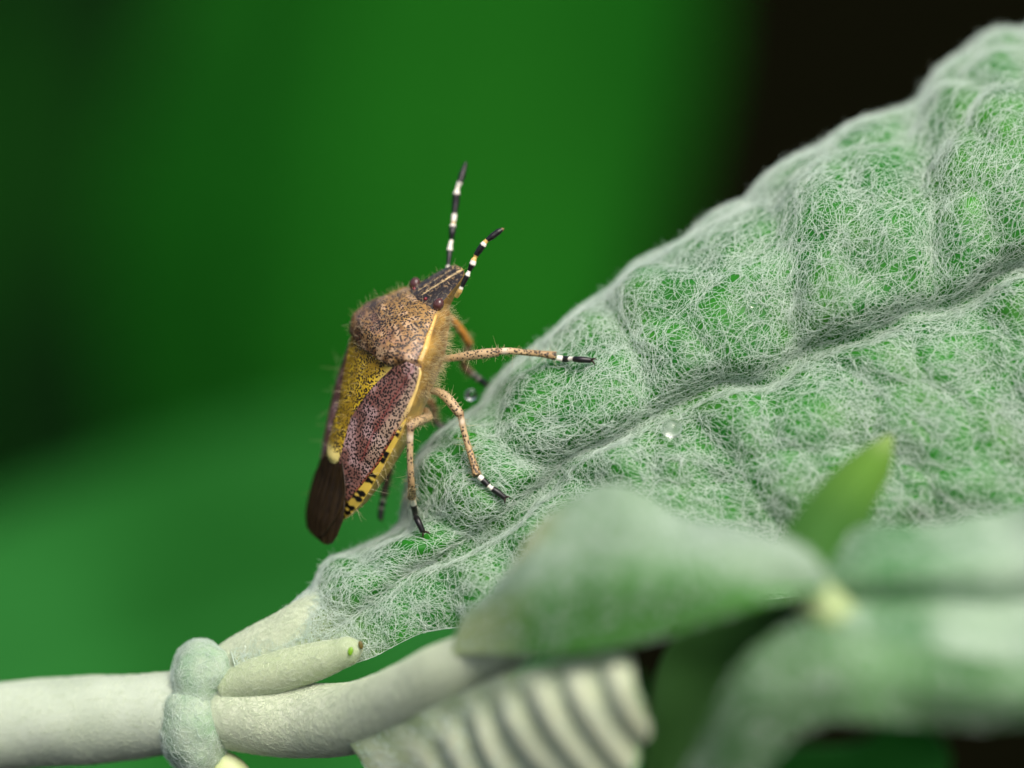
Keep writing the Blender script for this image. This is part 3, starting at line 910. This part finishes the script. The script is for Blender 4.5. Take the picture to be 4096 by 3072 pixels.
# underside: yellow brown with dark points
und = 1.0 - isd
uc = mix(lin(172, 134, 62), lin(124, 92, 42), smooth(.3, .7, n1))
uc = mix(uc, lin(205, 178, 92), smooth(-.5, -2.5, XX) * .6)
C = np.where(isd[..., None], C, uc); dots = np.where(isd, dots, .32)
M_shell = mat_attr("bug_shell", rough=.36, spec=.55, dots=.97, dot_scale=110, noise=.22, noise_scale=12, coat=.15)
body = grid_mesh("body", BL(BODY), M_shell, bug, closed=True, caps=True, col=C, attrs={"dots": dots})
tag(body, "brown punctured body with yellow rim and black and yellow striped edge")
BN, _, _ = grid_normals(BODY, True)
cenB = BODY.mean(1, keepdims=True)
if (BN * (BODY - cenB)).sum(2).mean() < 0: BN = -BN

# scutellum
def plate(name, xs, ylo, yhi, zfun, colfun, parent, nv=60, thick=.07, mat=M_shell):
    """plate over local X with side limits; its rim is turned down so that it has thickness"""
    v = np.linspace(0, 1, nv)
    X = np.repeat(xs[:, None], nv, 1)
    Y = ylo[:, None] * (1 - v)[None] + yhi[:, None] * v[None]
    Z = zfun(X, Y)
    P = np.stack([X, Y, Z], -1)
    dn = np.array([0, 0, -thick])
    top = np.concatenate([P[:, :1] + dn, P, P[:, -1:] + dn], 1)
    top = np.concatenate([top[:1] + dn, top, top[-1:] + dn], 0)
    Vp = np.concatenate([v[:1], v, v[-1:]]); 
    Xc, Yc = top[..., 0], top[..., 1]
    col, dt = colfun(Xc, Yc, np.repeat(Vp[None], len(top), 0), top)
    o = grid_mesh(name, BL(top), mat, parent, col=col, attrs={"dots": dt})
    return o, P
SX = [-4.82, -4.80, -4.72, -4.55, -4.26, -3.5, -2.83, -2.2, -1.2, -.15]
SW = [.03, .18, .38, .54, .62, .62, .62, .88, 1.36, 2.02]
def z_scut(X, Y):
    w = np.maximum(np.interp(X, SX, SW), .05)
    return dorsal(X, Y) + .05 + (.05 + .07 * smooth(-3.2, -4.6, X)) * (1 - np.clip(np.abs(Y) / w, 0, 1) ** 2) * smooth(-4.82, -4.6, X)
def c_scut(X, Y, V, P):
    n = vnoise(P * 2.6, 5)
    w = np.maximum(np.interp(X, SX, SW), .05); y = np.abs(Y) / w
    c = mix(lin(212, 178, 34), lin(160, 130, 24), smooth(.35, .75, n))
    c = mix(c, lin(126, 92, 40), smooth(-.8, -.3, X) * .6)
    c = mix(c, lin(214, 190, 96), smooth(.75, .95, y) * smooth(-1.5, -.4, X))
    c = mix(c, lin(240, 222, 132), smooth(-3.95, -4.45, X))
    dt = (.96 - .25 * smooth(.45, .75, n)) * (1 - .95 * smooth(-4.15, -4.55, X))
    return c, dt * (1 - .6 * smooth(.8, .95, y) * smooth(-2.0, -.4, X))
xs = np.concatenate([np.linspace(-4.82, -4.2, 26), np.linspace(-4.15, -.02, 90)])
sw = np.interp(xs, SX, SW)
scut, SCUT = plate("scutellum", xs, -sw, sw, z_scut, c_scut, bug, thick=.1)
tag(scut, "yellow triangular back shield with black dots and pale rounded tip")

# forewings: leathery corium + dark membrane
CXo = [-5.72, -5.4, -4.87, -3.8, -2.56, -1.6, -.5, .1, .32]
CYo = [1.40, 1.56, 1.84, 2.32, 2.66, 2.84, 2.86, 2.80, 2.70]
CXi = [-5.72, -5.4, -5.11, -4.6, -4.26, -3.5, -2.83, -2.2, -1.2, -.15, .32]
CYi = [1.30, 1.10, .96, .64, .42, .42, .46, .76, 1.26, 1.9, 2.3]
def c_cor(X, Y, V, P):
    n = vnoise(P * 2.4, 15)
    c = mix(lin(134, 92, 80), lin(186, 152, 146), smooth(.4, .85, n))
    c = mix(c, lin(112, 70, 56), smooth(.15, .0, V) * .5)
    v1 = np.exp(-((V - (.62 + .25 * smooth(0, -4, X) * .3)) / .018) ** 2) * smooth(-4.4, -3.8, X)
    v2 = np.exp(-((V - .30) / .02) ** 2) * smooth(-2.6, -1.8, X)
    c = mix(c, lin(120, 40, 32), np.clip(v1 + .7 * v2, 0, 1) * .85)
    out = smooth(.72, .80, V)
    c = mix(c, lin(196, 180, 150), out * .45 * smooth(-4.6, -3.2, X))
    rimw = smooth(.94, .97, V) * smooth(-2.4, -.8, X)
    c = mix(c, lin(226, 196, 116), rimw)
    edg = smooth(.96, .99, V) * (1 - smooth(-2.6, -1.6, X))
    c = mix(c, lin(150, 78, 50), edg)
    dt = .9 * (1 - .8 * rimw) * (1 - .3 * v1)
    return c, dt
def c_mem(X, Y, V, P):
    s = np.exp(-((np.abs((V * 7 + .3 * np.sin(X * 1.2)) % 1 - .5)) / .07) ** 2)
    c = mix(lin(30, 22, 11), lin(56, 42, 20), vnoise(P * np.array([.6, 6, 6]), 25))
    return mix(c, lin(70, 54, 34), s * .6), np.zeros_like(X)
M_mem = mat_attr("wing_membrane", rough=.34, spec=.5, dots=0, noise=.25, noise_scale=30)
MX = [-7.78, -7.76, -7.68, -7.5, -7.1, -6.5, -6.0, -5.6, -5.2, -4.6, -4.0]
MO = [-.05, .15, .38, .62, .95, 1.24, 1.36, 1.40, 1.28, .9, .6]
MI = [-.45, -.75, -1.0, -1.22, -1.45, -1.52, -1.45, -1.3, -1.0, -.6, -.4]
for side in (1, -1):
    lift = .05 if side > 0 else 0.0
    xs = np.concatenate([np.linspace(-5.72, -5.0, 30), np.linspace(-4.97, .3, 110)])
    yi = np.interp(xs, CXi, CYi); yo = np.interp(xs, CXo, CYo)
    zf = lambda X, Y: dorsal(X, Y) + .055 + .0 * X
    if side > 0:
        w_, CORI = plate("forewing", xs, yi, yo, zf, c_cor, bug, thick=.09)
    else:
        w_, _ = plate("forewing", xs, -yi, -yo, zf, c_cor, bug, thick=.09)
    tag(w_, "pinkish brown leathery wing half with dark punctures")
    xs = np.concatenate([np.linspace(-7.78, -7.4, 24), np.linspace(-7.36, -4.0, 70)])
    def zmem(X, Y):
        base = np.interp(X, [-7.8, -7.0, -6.3, -5.5, -4.8, -4.0], [-.28, -.07, .04, .15, .27, .38])
        return base - .10 * Y ** 2 * smooth(-3.8, -5.5, X) + lift + .012 * np.sin(Y * 14 + X * .8)
    m_, _ = plate("membrane", xs, side * np.interp(xs, MX, MI), side * np.interp(xs, MX, MO), zmem, c_mem, w_, thick=.03, mat=M_mem)

# eyes
M_eye = mat_plain("eye", lin(62, 34, 34), .18, .6, noise=lin(90, 55, 50), noise_scale=60)
def ellipsoid(c, ax, n=16, m=24):
    u = np.linspace(.02, np.pi - .02, n); v = np.linspace(0, 2*np.pi, m, endpoint=False)
    return np.asarray(c) + np.stack([ax[0] * np.cos(u)[:, None] + 0 * v[None], ax[1] * np.sin(u)[:, None] * np.cos(v)[None], ax[2] * np.sin(u)[:, None] * np.sin(v)[None]], -1)
for side in (1, -1):
    grid_mesh("eye", BL(ellipsoid((2.42, side * 1.08, -.70), (.25, .22, .2))), M_eye, body, closed=True, caps=True)

M_ocel = mat_plain("ocellus", lin(110, 22, 30), .15, .6)
for side in (1, -1):
    grid_mesh("ocellus", BL(ellipsoid((2.36, side * .52, dorsal(2.36, .52) + .0), (.07, .07, .07), 10, 14)), M_ocel, body, closed=True, caps=True)

# antennae: ringed tubes, colours along the length
M_ant = mat_attr("antenna_shell", rough=.4, dots=0, noise=.15, noise_scale=30)
BLK, WHT, YEL = lin(16, 14, 15), lin(226, 222, 206), lin(206, 172, 96)
def antenna(ctrl):
    """rows: px, py, depth, radius mm, colour code of the stretch that starts here"""
    P3, cols = [], []
    pts = PX(*[np.array([c[k] for c in ctrl], float) for k in range(3)])
    rad = np.array([c[3] for c in ctrl])
    col = [{'k': BLK, 'w': WHT, 'y': YEL, 'g': lin(120, 96, 60)}[c[4]] for c in ctrl]
    path, rr, cc = [], [], []
    for k in range(len(ctrl) - 1):
        n = 7
        for q in range(n):
            tq = q / n
            path.append(pts[k] * (1 - tq) + pts[k+1] * tq)
            rr.append((rad[k] * (1 - tq) + rad[k+1] * tq))
            cc.append(col[k])
    path.append(pts[-1]); rr.append(rad[-1]); cc.append(col[-1])
    T = tube(ph2bug(np.array(path)), np.array(rr), 14)
    C_ = np.repeat(np.array(cc)[:, None], 14, 1)
    return grid_mesh("antenna", BL(T), M_ant, bug, closed=True, caps=True, col=C_), T
near_ant = [(1825, 1185, .0, .09, 'y'), (1838, 1166, -.2, .10, 'y'), (1844, 1154, -.25, .085, 'w'), (1848, 1146, -.28, .07, 'k'), (1856, 1128, -.3, .09, 'k'), (1870, 1100, -.35, .10, 'w'),
            (1874, 1090, -.35, .07, 'w'), (1877, 1083, -.35, .075, 'k'), (1890, 1056, -.4, .125, 'w'), (1894, 1042, -.4, .11, 'y'), (1901, 1029, -.4, .07, 'y'), (1904, 1021, -.4, .10, 'k'),
            (1918, 1000, -.45, .125, 'k'), (1933, 979, -.5, .12, 'w'), (1939, 970, -.5, .09, 'y'), (1948, 961, -.5, .08, 'k'), (1968, 946, -.5, .12, 'k'), (1995, 926, -.5, .115, 'k'), (2010, 917, -.5, .07, 'g'), (2016, 914, -.5, .02, 'g')]
far_ant = [(1796, 1135, 2.2, .08, 'y'), (1787, 1100, 2.3, .085, 'w'), (1793, 1060, 2.4, .075, 'k'), (1797, 1025, 2.5, .10, 'k'), (1799, 1001, 2.6, .115, 'w'), (1802, 975, 2.6, .07, 'w'), (1806, 962, 2.7, .08, 'k'),
           (1809, 930, 2.7, .125, 'k'), (1811, 906, 2.8, .13, 'w'), (1813, 893, 2.8, .07, 'y'), (1814, 886, 2.8, .09, 'w'), (1818, 855, 2.9, .10, 'k'), (1823, 810, 3.0, .14, 'k'), (1826, 775, 3.0, .135, 'w'),
           (1829, 756, 3.1, .07, 'w'), (1835, 738, 3.1, .09, 'w'), (1840, 729, 3.1, .12, 'k'), (1850, 695, 3.2, .13, 'k'), (1860, 663, 3.3, .08, 'k'), (1865, 647, 3.3, .03, 'k')]
_, TA = antenna(near_ant)
antenna(far_ant)

# legs
M_leg = mat_attr("leg_shell", rough=.5, dots=.9, dot_scale=95, noise=.18, noise_scale=25)
LEGP = []
def leg(femur, tibia, tarsus, claws, dark=0.0, tone=None):
    """rows px, py, depth, radius.  femur + tibia one mesh, the banded foot a sub-part"""
    base = lin(186, 160, 120) if tone is None else tone
    parts = []
    f = np.array(femur, float); b = np.array(tibia, float)
    pf = resample(np.hstack([PX(f[:, 0], f[:, 1], f[:, 2]), f[:, 3:4]]), 30)
    pt = resample(np.hstack([PX(b[:, 0], b[:, 1], b[:, 2]), b[:, 3:4]]), 40)
    gap = pf[-1:].copy(); gap[:, 3] *= .72
    path = np.vstack([pf, gap * [1, 1, 1, 1], pt])
    # guard against zero-length steps
    keep = np.r_[True, np.linalg.norm(np.diff(path[:, :3], axis=0), axis=1) > 1e-4]
    keep[len(pf)] = False
    path = path[keep]
    T = tube(ph2bug(path[:, :3]), path[:, 3], 18)
    nL = len(path)
    u = np.linspace(0, 1, nL)
    kf = 30 / nL
    C_ = np.repeat(np.repeat(base[None], nL, 0)[:, None], 18, 1)
    C_ = mix(C_, lin(190, 150, 92), np.repeat((1 - smooth(0, .25, u))[:, None], 18, 1) * .8)
    ring = np.exp(-((np.arange(nL) - 30) / 1.0) ** 2)
    C_ = mix(C_, lin(110, 70, 40), np.repeat(ring[:, None], 18, 1) * .8)
    pal = np.exp(-((np.arange(nL) - 33.5) / 1.8) ** 2)
    C_ = mix(C_, lin(220, 205, 180), np.repeat(pal[:, None], 18, 1) * .8)
    C_ = mix(C_, lin(150, 118, 70), np.repeat(smooth(.5, .9, u)[:, None], 18, 1) * .6)
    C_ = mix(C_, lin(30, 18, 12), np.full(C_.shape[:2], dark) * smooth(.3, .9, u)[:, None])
    dt = np.repeat((.30 + .45 * smooth(.05, .3, u) + .2 * smooth(.85, 1, u))[:, None], 18, 1) * (1 - .8 * pal[:, None])
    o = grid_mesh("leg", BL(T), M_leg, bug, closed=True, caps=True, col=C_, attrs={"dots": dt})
    LEGP.append(T)
    # foot: white / black / white / black with two claws
    g = np.array(tarsus, float)
    P3 = resample(np.hstack([PX(g[:, 0], g[:, 1], g[:, 2]), g[:, 3:4]]), 40)
    uu = np.linspace(0, 1, 40)
    rad = 1.2 * P3[:, 3] * (1 - .35 * np.exp(-((uu - .46) / .04) ** 2))
    Tt = tube(ph2bug(P3[:, :3]), rad, 14)
    Cc = np.where(((uu < .15) | ((uu > .40) & (uu < .55)))[:, None], WHT, BLK)
    Cc = np.repeat(Cc[:, None], 14, 1)
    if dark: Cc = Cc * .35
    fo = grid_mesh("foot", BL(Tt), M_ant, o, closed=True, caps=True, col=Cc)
    objs = [fo]
    tip = P3[-1, :3]
    for (cx, cy_, cd) in claws:
        e = PX(cx, cy_, cd)
        mid_ = (tip + e) / 2 + np.array([0, -.04, .04])
        c4 = resample(np.array([[*tip, .05], [*mid_, .042], [*e, .014]]), 8)
        Tc = tube(ph2bug(c4[:, :3]), c4[:, 3], 8)
        objs.append(grid_mesh("claw", BL(Tc), M_ant, o, closed=True, caps=True, col=np.repeat(np.repeat(np.array([lin(40, 26, 14)]), 8, 0)[:, None], 8, 1)))
    LEGP.append(Tt)
    for k in objs[1:]:
        k.parent = fo
    return o
lf = leaf_front
dA, dB_ = lf(2235, 1440) - .25, lf(2345, 1445) - .18
leg([(1725, 1415, 1.7, .13), (1770, 1434, 1.2, .12), (1815, 1431, .9, .135), (1880, 1422, .6, .175), (1950, 1413, .35, .18), (1990, 1409, .25, .165)],
    [(1997, 1406, .22, .125), (2030, 1404, .2, .125), (2100, 1410, .5 * (.2 + dA), .12), (2170, 1416, dA, .13), (2224, 1424, dA, .17)],
    [(2226, 1432, dA, .09), (2260, 1436, dA, .10), (2285, 1436, (dA + dB_) / 2, .085), (2320, 1438, dB_, .10), (2364, 1441, dB_, .085)],
    [(2380, 1460, dB_), (2388, 1437, dB_ - .1)])
dA, dB_ = lf(1920, 1920) - .22, lf(2005, 1985) - .18
leg([(1700, 1560, 1.6, .13), (1722, 1563, 1.2, .125), (1750, 1566, .9, .15), (1788, 1592, .6, .18), (1818, 1628, .4, .185), (1840, 1657, .3, .17)],
    [(1843, 1664, .3, .125), (1850, 1700, .3, .12), (1868, 1770, .3, .12), (1890, 1840, .5 * (.3 + dA), .13), (1909, 1902, dA, .165)],
    [(1915, 1905, dA, .09), (1940, 1928, dA, .10), (1962, 1950, (dA + dB_) / 2, .085), (1985, 1965, dB_, .10), (2020, 1992, dB_, .085)],
    [(2019, 2015, dB_), (2042, 1990, dB_ - .1)])
dA, dB_ = lf(1655, 2010) - .22, lf(1690, 2120) - .18
leg([(1700, 1640, 1.7, .14), (1715, 1664, 1.3, .15), (1690, 1678, .5, .18), (1660, 1692, -.3, .18), (1643, 1704, -.6, .17)],
    [(1641, 1718, -.6, .13), (1640, 1760, -.5, .125), (1641, 1850, -.3, .12), (1645, 1930, -.05, .13), (1647, 1988, .5 * dA, .165)],
    [(1649, 1994, .5 * dA, .09), (1656, 2030, .8 * dA, .10), (1662, 2062, dA, .085), (1674, 2088, dB_, .10), (1692, 2128, dB_, .085)],
    [(1692, 2152, dB_), (1722, 2136, dB_ - .1)])
# far side legs
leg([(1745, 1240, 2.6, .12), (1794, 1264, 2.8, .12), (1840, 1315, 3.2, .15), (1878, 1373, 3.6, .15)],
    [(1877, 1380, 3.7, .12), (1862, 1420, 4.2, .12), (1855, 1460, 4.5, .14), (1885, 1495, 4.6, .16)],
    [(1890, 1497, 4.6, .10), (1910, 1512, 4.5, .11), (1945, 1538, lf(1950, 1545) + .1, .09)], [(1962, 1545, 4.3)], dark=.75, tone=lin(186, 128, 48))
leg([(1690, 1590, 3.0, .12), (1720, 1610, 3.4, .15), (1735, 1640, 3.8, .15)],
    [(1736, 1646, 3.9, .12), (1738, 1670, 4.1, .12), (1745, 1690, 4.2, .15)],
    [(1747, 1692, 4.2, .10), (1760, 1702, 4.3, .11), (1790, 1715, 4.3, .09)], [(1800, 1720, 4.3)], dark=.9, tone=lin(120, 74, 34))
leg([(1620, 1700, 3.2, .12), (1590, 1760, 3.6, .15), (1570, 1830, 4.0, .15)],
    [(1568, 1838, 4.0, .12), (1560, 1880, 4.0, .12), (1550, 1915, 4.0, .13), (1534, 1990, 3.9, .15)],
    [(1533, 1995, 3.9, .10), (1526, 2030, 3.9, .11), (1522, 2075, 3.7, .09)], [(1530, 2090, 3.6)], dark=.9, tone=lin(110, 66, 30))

# mouthpart base / antenna base under the head are part of the body; fine hairs all over the bug
M_bhair = mat_hair("bug_hair", lin(200, 178, 120), lin(240, 228, 190), trans=.45)
wt = np.where(isd, 1.0, .8) * (1 + 1.2 * smooth(1.2, 2.2, XX)) * (XX > -1.0) + .25
wt = wt * np.where(isd & (XX < -.2), .05, 1)
h1 = bristles(BODY, BN, 650, .24, weight=wt, closed=True, lean=(.2, 0, .1), seed=3)
hair_object("hair", BL(h1), np.linspace(.0042, .0015, 5) * S, M_bhair, body)
und_w = ((~isd) & (np.abs(yy) > .45) & (yy > 0) & (XX > -.8) & (XX < 2.4)) * 1.0 + 1e-6
h2 = bristles(BODY, BN, 650, .34, weight=und_w, closed=True, seed=4)
hair_object("hair", BL(h2), np.linspace(.0045, .0015, 5) * S, M_bhair, body)
rimb = (np.abs(yy) > .985) * (XX < -1.5) + 1e-7
h3 = bristles(BODY, BN, 70, .7, weight=rimb, closed=True, seed=6, spread=.5)
hair_object("hair", BL(h3), np.linspace(.007, .002, 5) * S, M_bhair, body)
SN, _, _ = grid_normals(SCUT)
if SN[..., 2].mean() < 0: SN = -SN
h4 = bristles(SCUT, SN, 90, .34, lean=(-.2, 0, .1), seed=8)
hair_object("hair", BL(h4), np.linspace(.0035, .0012, 5) * S, M_bhair, scut)
legs_ = [o for o in bug.children if o.name.split(".")[0] == "leg"]
for k, o in enumerate(legs_):
    T = LEGP[2 * k]
    N = T - T.mean(1, keepdims=True); N /= np.linalg.norm(N, axis=2)[..., None]
    hh = bristles(T, N, 170, .20, closed=True, seed=20 + k, spread=.4)
    hair_object("hair", BL(hh), np.linspace(.006, .002, 5) * S, M_bhair, o)
    hh = bristles(T, N, 14, .5, closed=True, seed=40 + k, spread=.3)
    hair_object("hair", BL(hh), np.linspace(.007, .002, 5) * S, M_bhair, o)

# ------------------------------------------------------------------ water drops
M_water, nt, nd, lk, b = new_mat("water")
b.inputs["Base Color"].default_value = (1, 1, 1, 1); b.inputs["Roughness"].default_value = 0.0
b.inputs["IOR"].default_value = 1.333; b.inputs["Transmission Weight"].default_value = 1.0
def drop_at(px, py, r, d, label):
    c = PX(px, py, d)
    u = np.linspace(.02, np.pi - .02, 28); v = np.linspace(0, 2*np.pi, 40, endpoint=False)
    P = np.stack([r * np.sin(u)[:, None] * np.cos(v)[None], r * np.sin(u)[:, None] * np.sin(v)[None], .94 * r * np.cos(u)[:, None] + 0 * v[None]], -1) * S
    me_o = grid_mesh("water_drop", P, M_water, None, closed=True, caps=True, flip=True)
    me_o.location = Vector(W(c))
    tag(me_o, label, "water drop", "water drops on the woolly leaf")
drop_at(2689, 1713, .38, lf(2689, 1713) - .58, "round clear water drop beside the midrib of the woolly leaf")
drop_at(1884, 1579, .24, 3.6, "small water drop hanging at the leaf rim between the bug's legs")
drop_at(3013, 1217, .15, lf(3013, 1217) - .22, "tiny water drop on a bulge of the woolly leaf above the midrib")
